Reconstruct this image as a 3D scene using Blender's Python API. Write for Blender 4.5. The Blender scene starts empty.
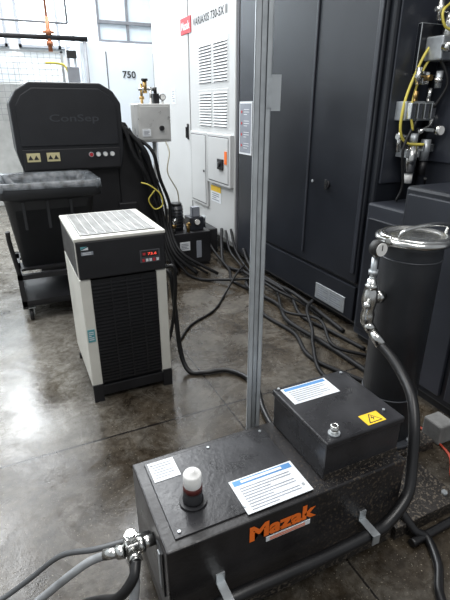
import bpy, bmesh, math, random
from mathutils import Vector, Matrix
random.seed(7)
scene = bpy.context.scene
COL = scene.collection
V = Vector

# ------------------------------------------------------------------ materials
def mat(name, col, rough=0.5, metal=0.0, var=0.15, scale=6.0, bump=0.0, speck=0.0,
        speckcol=(0.6,0.58,0.52), emis=0.0, alpha=1.0, trans=0.0, rvar=0.1, spscale=90.0, speckx=None, spec=None):
    m = bpy.data.materials.new(name); m.use_nodes = True
    nt = m.node_tree; N = nt.nodes; L = nt.links
    b = N["Principled BSDF"]
    if spec is not None: b.inputs["Specular IOR Level"].default_value = spec
    tc = N.new("ShaderNodeTexCoord")
    no = N.new("ShaderNodeTexNoise"); no.inputs["Scale"].default_value = scale; no.inputs["Detail"].default_value = 5
    L.new(tc.outputs["Object"], no.inputs["Vector"])
    cr = N.new("ShaderNodeValToRGB")
    cr.color_ramp.elements[0].position = 0.3; cr.color_ramp.elements[1].position = 0.7
    c0 = [max(0, c*(1-var)) for c in col]; c1 = [min(1, c*(1+var)) for c in col]
    cr.color_ramp.elements[0].color = (*c0, 1); cr.color_ramp.elements[1].color = (*c1, 1)
    L.new(no.outputs["Fac"], cr.inputs["Fac"])
    out = cr.outputs["Color"]
    if speck > 0:
        n2 = N.new("ShaderNodeTexNoise"); n2.inputs["Scale"].default_value = spscale; n2.inputs["Detail"].default_value = 3
        L.new(tc.outputs["Object"], n2.inputs["Vector"])
        r2 = N.new("ShaderNodeValToRGB")
        r2.color_ramp.elements[0].position = 0.72-speck; r2.color_ramp.elements[1].position = 0.78-speck
        L.new(n2.outputs["Fac"], r2.inputs["Fac"])
        f = r2.outputs["Color"]
        if speckx is not None:
            sp = N.new("ShaderNodeSeparateXYZ"); L.new(tc.outputs["Object"], sp.inputs[0])
            mp = N.new("ShaderNodeMapRange"); mp.inputs[1].default_value = speckx; mp.inputs[2].default_value = speckx+.3; L.new(sp.outputs[0], mp.inputs[0])
            mu = N.new("ShaderNodeMath"); mu.operation = 'MULTIPLY'; L.new(f, mu.inputs[0]); L.new(mp.outputs[0], mu.inputs[1]); f = mu.outputs[0]
        mx = N.new("ShaderNodeMixRGB"); mx.inputs[2].default_value = (*speckcol, 1)
        L.new(f, mx.inputs[0]); L.new(out, mx.inputs[1]); out = mx.outputs[0]
    L.new(out, b.inputs["Base Color"])
    mr = N.new("ShaderNodeMapRange"); mr.inputs[3].default_value = max(0.03, rough-rvar); mr.inputs[4].default_value = min(1, rough+rvar)
    L.new(no.outputs["Fac"], mr.inputs[0]); L.new(mr.outputs[0], b.inputs["Roughness"])
    b.inputs["Metallic"].default_value = metal
    if bump:
        bp = N.new("ShaderNodeBump"); bp.inputs["Strength"].default_value = bump; bp.inputs["Distance"].default_value = 0.004
        n3 = N.new("ShaderNodeTexNoise"); n3.inputs["Scale"].default_value = scale*8
        L.new(tc.outputs["Object"], n3.inputs["Vector"]); L.new(n3.outputs["Fac"], bp.inputs["Height"]); L.new(bp.outputs[0], b.inputs["Normal"])
    if emis:
        L.new(out, b.inputs["Emission Color"]); b.inputs["Emission Strength"].default_value = emis
    if trans: b.inputs["Transmission Weight"].default_value = trans
    if alpha < 1: b.inputs["Alpha"].default_value = alpha
    return m

M_dark = mat("machine dark paint", (0.013,0.015,0.020), 0.33, 0, 0.2, 2.0)
M_dark2 = mat("machine charcoal panel", (0.025,0.028,0.036), 0.35, 0, 0.2, 2.0)
M_navy = mat("machine slate panel", (0.030,0.034,0.045), 0.34, 0, 0.15, 2.0)
M_black = mat("black powder coat", (0.012,0.012,0.014), 0.45, 0, 0.3, 5, 0.15)
M_blackg = mat("black grille", (0.005,0.005,0.006), 0.6)
M_consep = mat("black moulded panel", (0.010,0.011,0.014), 0.5, 0, .2, 5, .1)
M_tank = mat("oily black tank paint", (0.019,0.018,0.019), 0.34, 0.1, 0.5, 7, 0.25, 0.15, (0.085,0.068,0.052), rvar=.2, spscale=80, speckx=-.05)
M_lidp = mat("oily black lid paint", (0.025,0.025,0.028), 0.30, 0.1, 0.4, 7, 0.2, rvar=.18)
M_tankd = mat("dirty chipped steel", (0.022,0.019,0.017), 0.5, 0.1, 0.5, 9, 0.5, 0.17, (0.12,0.10,0.078), spscale=85)
M_white = mat("cabinet off white paint", (0.56,0.57,0.57), 0.38, 0, 0.04, 2)
M_white2 = mat("white enclosure paint", (0.74,0.80,0.86), 0.5, 0, 0.03, 2)
M_seam = mat("seam shadow gap", (0.07,0.07,0.08), 0.6)
M_label = mat("label paper", (0.76,0.79,0.82), 0.5, 0, 0.08, 15)
M_blue = mat("label blue ink", (0.10,0.27,0.55), 0.5)
M_ink = mat("label grey ink", (0.26,0.28,0.32), 0.6)
M_inkb = mat("black ink", (0.02,0.02,0.02), 0.6)
M_yel = mat("warning yellow", (0.85,0.55,0.03), 0.5)
M_paley = mat("pale yellow label", (0.60,0.54,0.30), 0.5)
M_red = mat("red sign", (0.50,0.03,0.04), 0.5)
M_orange = mat("orange lettering", (0.92,0.18,0.02), 0.5, var=.08, scale=20)
M_led = mat("red led digits", (1.0,0.08,0.05), 0.4, emis=1.3)
M_steel = mat("stainless steel", (0.72,0.72,0.70), 0.22, 1.0, 0.12, 12)
M_galv = mat("galvanised steel", (0.50,0.53,0.55), 0.42, 0.7, 0.12, 25)
M_strut = mat("galvanised strut", (0.48,0.51,0.53), 0.40, 0.5, 0.12, 12)
M_alu = mat("bare aluminium box", (0.68,0.68,0.66), 0.30, 0.4, 0.12, 6)
M_brass = mat("brass", (0.42,0.28,0.11), 0.35, 1.0)
M_copper = mat("red brown pipe", (0.36,0.13,0.06), 0.5, 0.3)
M_rub = mat("black rubber hose", (0.010,0.010,0.011), 0.38, 0, .3, 10)
M_rub2 = mat("dull black rubber hose", (0.009,0.009,0.010), 0.55, 0, .3, 10, spec=.22)
M_greyh = mat("grey braided hose", (0.26,0.27,0.28), 0.5, 0, .25, 20)
M_yelh = mat("yellow air line", (0.66,0.56,0.10), 0.4)
M_redh = mat("red cable", (0.45,0.06,0.03), 0.5)
M_collar = mat("dark red collar", (0.07,0.010,0.008), 0.4)
M_cream = mat("pale cable", (0.50,0.47,0.36), 0.5)
M_bin = mat("dark grey bin plastic", (0.026,0.028,0.032), 0.45, 0, .2, 5, .1)
M_bag = mat("clear plastic liner", (0.10,0.11,0.12), 0.16, 0, .8, 14, .8, rvar=.1)
M_tower = mat("grey tower paint", (0.050,0.054,0.062), 0.42, 0.1, .25, 5, .15)
M_plastic = mat("white plastic", (0.84,0.84,0.82), 0.4)
M_conc = mat("concrete block", (0.20,0.20,0.195), 0.85, 0, .2, 12, .5)
M_wall = mat("hall wall paint", (0.50,0.52,0.53), 0.8, 0, .05, 1)
M_glass = mat("bright window pane", (0.85,0.93,1.0), 0.3, emis=2.2, var=.03)
M_glass2 = mat("pale glazing", (0.66,0.74,0.80), 0.15, var=.05)
M_frame = mat("grey window frame", (0.20,0.21,0.23), 0.5)
M_wire = mat("pale wire", (0.30,0.31,0.32), 0.5)
M_topw = mat("chiller ivory panel", (0.68,0.67,0.61), 0.35, 0, .06, 6)
M_topg = mat("chiller top mesh", (0.38,0.38,0.37), 0.36, .3, .2, 6)
M_mesh = mat("pale machine paint", (0.46,0.47,0.46), 0.5, 0.1)
M_teal = mat("teal sticker", (0.12,0.36,0.40), 0.5)
M_gauge = mat("gauge face", (0.8,0.8,0.78), 0.3)
M_emb = mat("embossed grey lettering",(.036,.039,.046),.5)
M_chip = mat("metal chips", (0.42,0.38,0.31), 0.4, 0.4, .4, 60)

# ------------------------------------------------------------------ mesh builder
class MB:
    def __init__(s): s.bm = bmesh.new(); s.mats = []
    def mi(s, m):
        if m not in s.mats: s.mats.append(m)
        return s.mats.index(m)
    def box(s, x0,x1,y0,y1,z0,z1, m, bev=0.0, seg=2):
        i = s.mi(m)
        v = [s.bm.verts.new(p) for p in [(x0,y0,z0),(x1,y0,z0),(x1,y1,z0),(x0,y1,z0),(x0,y0,z1),(x1,y0,z1),(x1,y1,z1),(x0,y1,z1)]]
        fs = [s.bm.faces.new([v[k] for k in q]) for q in [(3,2,1,0),(4,5,6,7),(0,1,5,4),(1,2,6,5),(2,3,7,6),(3,0,4,7)]]
        for f in fs: f.material_index = i
        if bev > 0:
            es = list({e for f in fs for e in f.edges})
            bmesh.ops.bevel(s.bm, geom=es, offset=bev, segments=seg, profile=0.5, affect='EDGES', clamp_overlap=True)
        return s
    def ring_loft(s, rings, m, cap0=True, cap1=True, smooth=True, closed=True):
        i = s.mi(m)
        R = [[s.bm.verts.new(p) for p in r] for r in rings]
        n = len(R[0])
        for a, b in zip(R[:-1], R[1:]):
            for k in range(n if closed else n-1):
                f = s.bm.faces.new([a[k], a[(k+1)%n], b[(k+1)%n], b[k]]); f.material_index = i; f.smooth = smooth
        if cap0:
            f = s.bm.faces.new(R[0][::-1]); f.material_index = i
        if cap1:
            f = s.bm.faces.new(R[-1]); f.material_index = i
        return s
    def cyl(s, p0, p1, r, m, r1=None, seg=24):
        p0 = V(p0); p1 = V(p1); r1 = r if r1 is None else r1
        d = (p1-p0).normalized(); a = d.orthogonal().normalized(); b = d.cross(a)
        ring = lambda c, q: [c + (a*math.cos(2*math.pi*k/seg) + b*math.sin(2*math.pi*k/seg))*q for k in range(seg)]
        return s.ring_loft([ring(p0, r), ring(p1, r1)], m)
    def hexn(s, p0, p1, r, m):
        s.cyl(p0, p1, r, m, seg=6)
        return s
    def revolve(s, c, prof, m, seg=32):
        c = V(c)
        rings = [[c + V((r*math.cos(2*math.pi*k/seg), r*math.sin(2*math.pi*k/seg), z)) for k in range(seg)] for r, z in prof]
        return s.ring_loft(rings, m)
    def sphere(s, c, r, m, sz=1.0, n=10):
        prof = [(max(1e-4, r*math.sin(math.pi*k/n)), -r*sz*math.cos(math.pi*k/n)) for k in range(n+1)]
        return s.revolve(c, prof, m, 20)
    def torus(s, c, R, r, m, nrm=(0,0,1), seg=32, s2=8):
        nrm = V(nrm).normalized(); a = nrm.orthogonal().normalized(); b = nrm.cross(a); c = V(c)
        pts = [c + (a*math.cos(2*math.pi*k/seg)+b*math.sin(2*math.pi*k/seg))*R for k in range(seg)]
        rings = []
        for k, p in enumerate(pts):
            o = (p-c).normalized()
            rings.append([p + (o*math.cos(2*math.pi*j/s2)+nrm*math.sin(2*math.pi*j/s2))*r for j in range(s2)])
        rings.append(rings[0])
        return s.ring_loft(rings, m, False, False)
    def prism(s, pts, axis, a0, a1, m, bev=0):
        def P(p, a):
            if axis == 'y': return (p[0], a, p[1])
            if axis == 'x': return (a, p[0], p[1])
            return (p[0], p[1], a)
        n0 = len(s.bm.faces)
        s.ring_loft([[P(p, a0) for p in pts], [P(p, a1) for p in pts]], m, smooth=False)
        if bev:
            s.bm.faces.ensure_lookup_table(); fs = s.bm.faces[n0:]
            es = list({e for f in fs for e in f.edges})
            bmesh.ops.bevel(s.bm, geom=es, offset=bev, segments=2, profile=0.5, affect='EDGES', clamp_overlap=True)
        return s
    def tube(s, pts, r, m, n=10, sub=8):
        P = [V(p) for p in pts]
        if len(P) > 2:
            Q = [P[0]*2-P[1]] + P + [P[-1]*2-P[-2]]
            S = []
            for k in range(1, len(Q)-2):
                a, b, c, d = Q[k-1], Q[k], Q[k+1], Q[k+2]
                for j in range(sub):
                    t = j/sub
                    S.append(0.5*((2*b)+(c-a)*t+(2*a-5*b+4*c-d)*t*t+(3*b-a-3*c+d)*t**3))
            S.append(P[-1])
        else: S = P
        T = []
        for k in range(len(S)):
            a = S[max(0, k-1)]; b = S[min(len(S)-1, k+1)]
            T.append((b-a).normalized())
        nrm = T[0].orthogonal().normalized(); rings = []
        for k in range(len(S)):
            nrm = (nrm - T[k]*nrm.dot(T[k])).normalized(); bb = T[k].cross(nrm)
            rings.append([S[k] + (nrm*math.cos(2*math.pi*j/n)+bb*math.sin(2*math.pi*j/n))*r for j in range(n)])
        return s.ring_loft(rings, m)
    def text(s, body, c, right, up, w, h, m, bold=0.0, ext=0.001, shear=0.0):
        cu = bpy.data.curves.new("tmp", 'FONT'); cu.body = body; cu.size = 1; cu.offset = bold; cu.shear = shear
        cu.resolution_u = 3
        ob = bpy.data.objects.new("tmp", cu); COL.objects.link(ob)
        bpy.context.view_layer.update()
        me = bpy.data.meshes.new_from_object(ob.evaluated_get(bpy.context.evaluated_depsgraph_get()))
        bpy.data.objects.remove(ob)
        xs = [v.co.x for v in me.vertices]; ys = [v.co.y for v in me.vertices]
        if not xs: return s
        x0, x1, y0, y1 = min(xs), max(xs), min(ys), max(ys)
        right = V(right).normalized(); up = V(up).normalized(); nn = right.cross(up); c = V(c)
        i = s.mi(m); vs = []
        for v in me.vertices:
            vs.append(s.bm.verts.new(c + right*((v.co.x-x0)/(x1-x0)-0.5)*w + up*((v.co.y-y0)/(y1-y0)-0.5)*h + nn*ext))
        for p in me.polygons:
            try:
                f = s.bm.faces.new([vs[k] for k in p.vertices]); f.material_index = i
            except Exception: pass
        bpy.data.meshes.remove(me)
        return s
    def lines(s, c, right, up, w, h, n, m, ext=0.0012, frac=0.45, cols=1):
        """printed text lines as thin bars on a label"""
        right = V(right).normalized(); up = V(up).normalized(); nn = right.cross(up); c = V(c); i = s.mi(m)
        for cc in range(cols):
            cw = w/cols
            for k in range(n):
                yy = h/2 - (k+.5)*h/n; hh = h/n*frac/2
                L = cw*(0.9 if k % 3 != 2 else random.uniform(.45, .75))
                xa = -w/2 + cc*cw + cw*.05; xb = xa+L-cw*.05
                q = [c+right*a+up*b+nn*ext for a, b in [(xa, yy-hh), (xb, yy-hh), (xb, yy+hh), (xa, yy+hh)]]
                f = s.bm.faces.new([s.bm.verts.new(p) for p in q]); f.material_index = i
        return s
    def quad(s, pts, m):
        f = s.bm.faces.new([s.bm.verts.new(p) for p in pts]); f.material_index = s.mi(m); return s
    def done(s, name, parent=None, label=None, category=None, group=None, kind=None, origin=None, norm=True):
        if norm:
            bmesh.ops.recalc_face_normals(s.bm, faces=[f for f in s.bm.faces if len(f.edges) and not all(len(e.link_faces) == 1 for e in f.edges)])
        co = [v.co for v in s.bm.verts]
        if origin is None:
            o = V(((min(c.x for c in co)+max(c.x for c in co))/2, (min(c.y for c in co)+max(c.y for c in co))/2, min(c.z for c in co)))
        else: o = V(origin)
        for v in s.bm.verts: v.co -= o
        me = bpy.data.meshes.new(name); s.bm.to_mesh(me); s.bm.free()
        for m in s.mats: me.materials.append(m)
        ob = bpy.data.objects.new(name, me); COL.objects.link(ob)
        if parent:
            ob.parent = parent; p = parent; w = V((0,0,0))
            while p: w = w + p.location; p = p.parent
            ob.location = o - w
        else: ob.location = o
        if label: ob["label"] = label
        if category: ob["category"] = category
        if group: ob["group"] = group
        if kind: ob["kind"] = kind
        return ob

def thing(name, label, category, loc, group=None):
    e = bpy.data.objects.new(name, None); e.empty_display_size = 0.1; COL.objects.link(e)
    e.location = loc; e["label"] = label; e["category"] = category
    if group: e["group"] = group
    return e

def rr(cx, cy, hx, hy, r, z, n=5):
    pts = []
    for (sx, sy, a0) in [(1,1,0),(-1,1,90),(-1,-1,180),(1,-1,270)]:
        for k in range(n+1):
            a = math.radians(a0+90*k/n)
            pts.append((cx+sx*(hx-r)+r*math.cos(a), cy+sy*(hy-r)+r*math.sin(a), z))
    return pts

def hose(pts, r, m, label, group=None, name="hose", cat="hose", **k):
    return MB().tube(pts, r, m, **k).done(name, None, label, cat, group)

NX = (0,-1,0)
UP = (0,0,1)

# ------------------------------------------------------------------ floor
def floor_mat():
    m = bpy.data.materials.new("oily concrete"); m.use_nodes = True
    nt = m.node_tree; N = nt.nodes; L = nt.links; b = N["Principled BSDF"]
    tc = N.new("ShaderNodeTexCoord"); sep = N.new("ShaderNodeSeparateXYZ"); L.new(tc.outputs["Object"], sep.inputs[0])
    def noise(s, d=6, dist=0.0, rough=.55):
        n = N.new("ShaderNodeTexNoise"); n.inputs["Scale"].default_value = s; n.inputs["Detail"].default_value = d
        n.inputs["Distortion"].default_value = dist; n.inputs["Roughness"].default_value = rough
        L.new(tc.outputs["Object"], n.inputs["Vector"]); return n
    def ramp(i, a, b_, ca, cb):
        r = N.new("ShaderNodeValToRGB"); r.color_ramp.elements[0].position = a; r.color_ramp.elements[1].position = b_
        r.color_ramp.elements[0].color = (*ca, 1); r.color_ramp.elements[1].color = (*cb, 1); L.new(i, r.inputs[0]); return r
    def math_(op, a, bb):
        x = N.new("ShaderNodeMath"); x.operation = op
        for k, q in enumerate([a, bb]):
            if isinstance(q, (int, float)): x.inputs[k].default_value = q
            else: L.new(q, x.inputs[k])
        return x.outputs[0]
    def mix(f, a, bb):
        x = N.new("ShaderNodeMixRGB"); L.new(f, x.inputs[0])
        for k, q in ((1, a), (2, bb)):
            if isinstance(q, tuple): x.inputs[k].default_value = (*q, 1)
            else: L.new(q, x.inputs[k])
        return x.outputs[0]
    n1 = noise(1.3, 9, .8, .68); n2 = noise(5.5, 9, .5, .75); n3 = noise(110, 2); n4 = noise(2.1, 8, .6, .72); n5 = noise(26, 5, .2, .75)
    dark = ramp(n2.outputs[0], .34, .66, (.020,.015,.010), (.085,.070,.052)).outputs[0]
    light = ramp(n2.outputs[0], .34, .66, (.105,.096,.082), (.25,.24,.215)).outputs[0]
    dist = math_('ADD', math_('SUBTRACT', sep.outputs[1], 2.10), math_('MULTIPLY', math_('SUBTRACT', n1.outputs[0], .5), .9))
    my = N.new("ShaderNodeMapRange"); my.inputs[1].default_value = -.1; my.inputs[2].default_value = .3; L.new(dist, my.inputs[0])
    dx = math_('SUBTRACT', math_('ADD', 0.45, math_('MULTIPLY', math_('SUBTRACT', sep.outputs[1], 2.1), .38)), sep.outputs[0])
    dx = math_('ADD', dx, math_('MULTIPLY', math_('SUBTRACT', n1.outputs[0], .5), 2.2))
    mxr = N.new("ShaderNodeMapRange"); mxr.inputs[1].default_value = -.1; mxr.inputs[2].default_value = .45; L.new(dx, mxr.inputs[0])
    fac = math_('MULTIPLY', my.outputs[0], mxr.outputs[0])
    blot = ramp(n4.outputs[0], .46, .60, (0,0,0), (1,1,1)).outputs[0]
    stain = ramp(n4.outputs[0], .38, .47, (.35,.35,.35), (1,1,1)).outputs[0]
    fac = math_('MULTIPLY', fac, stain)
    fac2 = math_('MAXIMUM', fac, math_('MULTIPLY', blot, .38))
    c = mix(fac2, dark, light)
    fine = ramp(n5.outputs[0], .38, .58, (.50,.46,.40), (1,1,1)).outputs[0]
    mm = N.new("ShaderNodeMixRGB"); mm.blend_type = 'MULTIPLY'; mm.inputs[0].default_value = .9; L.new(c, mm.inputs[1]); L.new(fine, mm.inputs[2]); c = mm.outputs[0]
    wob = math_('MULTIPLY', math_('SUBTRACT', n5.outputs[0], .5), .012)
    jy = math_('LESS_THAN', math_('ABSOLUTE', math_('ADD', math_('SUBTRACT', sep.outputs[1], 2.13), wob), 0.0), .007)
    jx = math_('LESS_THAN', math_('ABSOLUTE', math_('ADD', math_('SUBTRACT', sep.outputs[0], 1.0), wob), 0.0), .0045)
    j = math_('MAXIMUM', jy, jx)
    c = mix(j, c, (.012,.010,.009))
    sp = ramp(n3.outputs[0], .67, .71, (0,0,0), (1,1,1)).outputs[0]
    near = N.new("ShaderNodeMapRange"); near.inputs[1].default_value = 3.0; near.inputs[2].default_value = 1.2; L.new(sep.outputs[1], near.inputs[0])
    spf = math_('MULTIPLY', sp, near.outputs[0])
    c = mix(spf, c, (.36,.32,.25))
    L.new(c, b.inputs["Base Color"])
    rg = ramp(n4.outputs[0], .40, .60, (.13,.13,.13), (.36,.36,.36))
    L.new(rg.outputs[0], b.inputs["Roughness"])
    b.inputs["Specular IOR Level"].default_value = .42
    bp = N.new("ShaderNodeBump"); bp.inputs["Strength"].default_value = .12; bp.inputs["Distance"].default_value = .01
    L.new(n5.outputs[0], bp.inputs["Height"]); L.new(bp.outputs[0], b.inputs["Normal"])
    return m
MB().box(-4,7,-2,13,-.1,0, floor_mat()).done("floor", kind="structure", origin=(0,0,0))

# ------------------------------------------------------------------ walls & windows
MB().box(-4,7,13,13.2,0,6.5, M_wall).done("wall_back", kind="structure")
MB().box(-4.2,-4,-2,13.2,0,6.5, M_wall).done("wall_left", kind="structure")
k = 1
for x0 in (-3.2,-1.2,.8,2.8,4.8):
    w = MB(); w.box(x0,x0+1.7,12.93,12.96,3.05,5.4, M_glass)
    for xx in (x0-.05,x0+.82,x0+1.65): w.box(xx,xx+.06,12.88,13.0,3.0,5.45, M_frame)
    for zz in (3.0,4.2,5.4): w.box(x0-.05,x0+1.74,12.88,13.0,zz,zz+.06, M_frame)
    w.done("window_%d" % k, kind="structure"); k += 1

# ------------------------------------------------------------------ far machines
t = thing("machining_enclosure", "white machine enclosure with number on it and glazed upper section", "machine", (2.4,9.8,0))
b = MB(); b.box(1.48,3.4,9.0,10.6,.1,2.75, M_white2, .03); b.box(1.52,3.36,9.05,10.5,0,.1, M_black); b.done("body", t)
for q in ((1.9,1.915,.5,2.6),(2.75,2.765,.5,2.6),(1.5,3.38,.48,.5)):
    MB().box(q[0],q[1],8.99,9.0,q[2],q[3], M_seam).done("door_seam", t)
MB().text("750", (2.29,8.985,2.25), (1,0,0), UP, .24,.115, M_inkb, .02).done("number_marking", t, norm=False)
b = MB(); b.box(1.86,3.4,9.2,10.4,2.75,3.9, M_glass2)
for xx in (1.84,2.35,2.9,3.38): b.box(xx,xx+.04,9.16,9.2,2.75,3.95, M_frame)
for zz in (2.75,3.05,3.9): b.box(1.84,3.44,9.15,9.2,zz,zz+.05, M_frame)
b.done("glazed_hood", t)

t = thing("mesh_guard_cabinet", "pale grey equipment cabinet with wire mesh upper guard", "cabinet", (.4,9.8,0))
b = MB(); b.box(-1.2,1.20,9.5,10.6,0,2.1, M_mesh, .02); b.box(-.6,.5,9.6,10.5,2.1,2.45,M_white2,.02); b.done("body", t)
b = MB()
for k in range(25): b.box(-1.2+k*.1,-1.193+k*.1,9.3,9.31,1.5,2.58, M_wire)
for k in range(12): b.box(-1.2,1.21,9.295,9.305,1.5+k*.09,1.508+k*.09, M_wire)
b.box(-1.2,1.22,9.28,9.32,2.57,2.60,M_wire); b.box(1.18,1.22,9.28,9.32,0,2.6,M_wire); b.box(-1.22,-1.18,9.28,9.32,0,2.6,M_wire)
b.done("mesh_guard", t)
t = thing("pipe_rack", "cluster of dark and pale wall pipes with valve boxes", "pipe", (1.35,9.2,0))
b = MB(); b.cyl((1.28,9.15,0),(1.28,9.15,2.7),.03,M_frame); b.cyl((1.40,9.15,0),(1.40,9.15,3.6),.025,M_galv); b.done("riser", t)
b = MB(); b.tube([(1.28,9.12,2.2),(1.22,9.1,2.35),(1.1,9.1,2.4),(.9,9.1,2.4)],.02,M_yelh); b.done("conduit_elbow", t)
b = MB(); b.box(1.24,1.44,9.05,9.12,2.1,2.35,M_frame,.01); b.done("junction_box", t)
b = MB(); b.box(1.26,1.42,9.05,9.12,2.48,2.6,M_inkb,.01); b.done("valve_box", t)

t = thing("overhead_pipe", "black overhead pipe on wall with red brown valve riser", "pipe", (0,8.9,0))
b = MB(); b.cyl((-2.5,8.9,2.74),(1.6,8.9,2.76),.04, M_black); b.cyl((1.55,8.9,0),(1.55,8.9,2.76),.025,M_frame); b.done("pipe", t)
b = MB(); b.cyl((-2.5,8.9,2.97),(1.3,8.9,2.97),.018, M_frame); b.cyl((1.3,8.9,2.97),(1.3,8.9,4.6),.018,M_frame); b.done("thin_pipe", t)
b = MB(); b.cyl((.99,8.9,2.55),(.99,8.9,3.05),.034, M_copper); b.cyl((.99,8.9,2.64),(.99,8.9,2.70),.055, M_copper); b.sphere((.99,8.9,2.83),.055, M_copper)
b.cyl((.90,8.9,2.83),(1.08,8.9,2.83),.02, M_copper); b.cyl((.99,8.9,2.95),(.99,8.9,4.6),.02, M_copper); b.done("valve_riser", t)

# ------------------------------------------------------------------ white electrical cabinet
t = thing("electrical_cabinet", "tall off-white electrical cabinet with louvred vents and labels", "electrical cabinet", (2.8,6.1,0))
b = MB(); b.box(2.37,3.3,4.72,7.75,.12,3.5, M_white, .015); b.box(2.42,3.25,4.8,7.7,0,.12, M_black)
b.box(2.364,2.37,6.09,6.19,.2,3.45,M_seam); b.box(2.36,2.37,4.72,4.765,.12,3.5,M_seam); b.done("body", t)
d1 = MB().box(2.35,2.37,6.155,7.68,.18,3.45, M_white,.008).done("door", t)
d2 = MB().box(2.35,2.37,4.78,6.12,.18,3.45, M_white,.008).done("door", t)
b = MB(); b.box(2.335,2.35,6.2,6.25,1.3,1.5, M_black,.004); b.box(2.31,2.34,6.215,6.235,1.32,1.46, M_black,.004); b.done("handle", d1)
for (z0, z1) in ((1.98,2.42),(1.5,1.9)):
    b = MB(); n = int((z1-z0)/.032)
    b.box(2.347,2.352,4.94,5.82,z0-.02,z1+.0,M_white,.002)
    for k in range(n):
        z = z0+k*.032
        for (ya, yb) in ((4.98,5.34),(5.42,5.78)):
            b.prism([(2.337,z),(2.349,z+.02),(2.349,z)], 'y', ya, yb, M_white)
            b.quad([(2.345,ya,z-.010),(2.345,yb,z-.010),(2.345,yb,z+.0005),(2.345,ya,z+.0005)], M_seam)
    b.done("louver_vent", t)
b = MB(); b.box(2.30,2.352,4.8,5.46,.84,1.42, M_white,.008); b.box(2.294,2.302,4.85,5.41,.88,1.38, M_white,.003); b.box(2.299,2.301,4.84,5.42,.87,1.39,M_seam)
b.done("breaker_panel", t)
b = MB(); b.box(2.27,2.296,4.96,5.10,1.03,1.15, M_black,.004); b.cyl((2.27,5.03,1.09),(2.25,5.03,1.09),.03,M_black); b.box(2.24,2.252,5.02,5.04,1.06,1.12,M_galv,.002); b.done("disconnect_switch", t)
b = MB(); b.box(2.32,2.352,5.52,6.08,.5,1.42, M_white,.008); b.box(2.315,2.321,5.56,6.04,.54,1.38, M_white,.003); b.box(2.318,2.3205,5.55,6.05,.53,1.39,M_seam); b.cyl((2.315,5.6,.95),(2.305,5.6,.95),.015,M_black); b.done("access_panel", t)
b = MB(); b.box(2.288,2.294,4.87,4.93,1.10,1.24, M_orange); b.done("orange_label", t)
b = MB(); b.box(2.345,2.352,5.15,5.45,.60,.80, M_label); b.box(2.343,2.346,5.15,5.45,.73,.80, M_yel); b.lines((2.345,5.30,.665), NX, UP,.26,.1,4,M_ink)
b.done("warning_label", t)
b = MB(); b.box(2.34,2.352,6.02,6.38,2.56,2.74, M_red); b.text("Mazak",(2.34,6.20,2.65), NX, UP,.29,.09, M_label,.02)
b.text("VARIAXIS 730-5X II",(2.35,5.47,2.65), NX, UP,.98,.085, M_inkb,.02, ext=.002); b.done("name_sign", t, norm=False)
b = MB(); b.box(2.345,2.35,6.7,6.85,1.75,1.95, M_label); b.lines((2.345,6.775,1.85), NX, UP,.12,.15,5,M_ink); b.done("notice_label", t)

# ------------------------------------------------------------------ dark machine enclosure
t = thing("machine_tool_enclosure", "large dark charcoal machine tool enclosure with access doors", "machine tool", (2.9,3.6,0))
b = MB(); b.box(2.37,3.4,2.55,4.70,.07,3.6, M_dark, .02); b.box(2.75,3.4,.6,2.55,.07,3.6, M_dark2,.02); b.box(2.45,3.3,.7,4.6,0,.07, M_black); b.done("body", t)
b = MB(); b.box(2.35,2.37,4.18,4.68,.12,3.55, M_dark2,.006); b.done("side_panel", t)
dd = MB().box(2.34,2.37,2.60,4.10,.42,3.55, M_dark,.012).done("door", t)
b = MB(); b.box(2.345,2.37,2.60,4.10,.10,.39, M_dark,.008); b.done("kick_panel", t)
b = MB(); b.cyl((2.34,3.05,1.13),(2.325,3.05,1.13),.028, M_black); b.box(2.31,2.327,3.04,3.06,1.09,1.17, M_steel,.003); b.done("latch", dd)
b = MB(); b.cyl((2.34,3.26,1.13),(2.332,3.26,1.13),.012, M_galv); b.done("lock", dd)
for q in ((2.62,2.66),(3.32,3.345)):
    MB().box(2.325,2.34,q[0],q[1],.5,3.5, M_dark2,.006).done("door_trim", dd)
b = MB(); b.box(2.342,2.35,4.38,4.66,1.24,1.76, M_label); b.box(2.34,2.343,4.395,4.645,1.26,1.74, M_ink)
for k in range(4):
    b.cyl((2.34,4.60,1.33+k*.11),(2.337,4.60,1.33+k*.11),.014, M_red, seg=12)
    b.lines((2.3395,4.49,1.33+k*.11), NX, UP,.14,.07,3,M_label,frac=.25)
b.done("instruction_plate", t)
b = MB(); b.box(2.338,2.345,2.70,3.10,.13,.27, M_galv,.002); b.lines((2.338,2.9,.2), NX, UP,.34,.10,5,M_ink, cols=2); b.done("rating_plate", t)
b = MB(); b.box(2.40,2.72,2.535,2.55,1.2,3.5, M_navy,.006); b.done("end_panel", t)
b = MB(); b.box(2.735,2.75,1.9,2.5,1.35,1.95, M_navy,.006); b.done("rear_panel", t)

t = thing("machine_base_cabinet", "low dark cabinet attached to the machine end", "cabinet", (2.5,2.3,0))
b = MB(); b.box(2.30,2.74,2.06,2.52,.05,1.08, M_dark2,.015); b.box(2.34,2.7,2.1,2.5,0,.05, M_black); b.done("body", t)
b = MB(); b.box(2.28,2.30,2.10,2.48,.12,.98, M_dark,.006); b.cyl((2.28,2.16,.6),(2.265,2.16,.6),.015, M_steel); b.done("door", t)
t = thing("guard_cabinet", "dark navy sheet metal guard box beside the machine", "cabinet", (2.4,1.5,0))
b = MB(); b.box(2.12,2.7,.95,2.02,.06,1.28, M_dark,.02); b.box(2.16,2.66,1.0,1.98,0,.06, M_black); b.done("body", t)
for q in ((1.52,1.98),(.99,1.48)):
    MB().box(2.10,2.12,q[0],q[1],.12,1.24, M_dark2,.006).done("panel", t)

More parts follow.
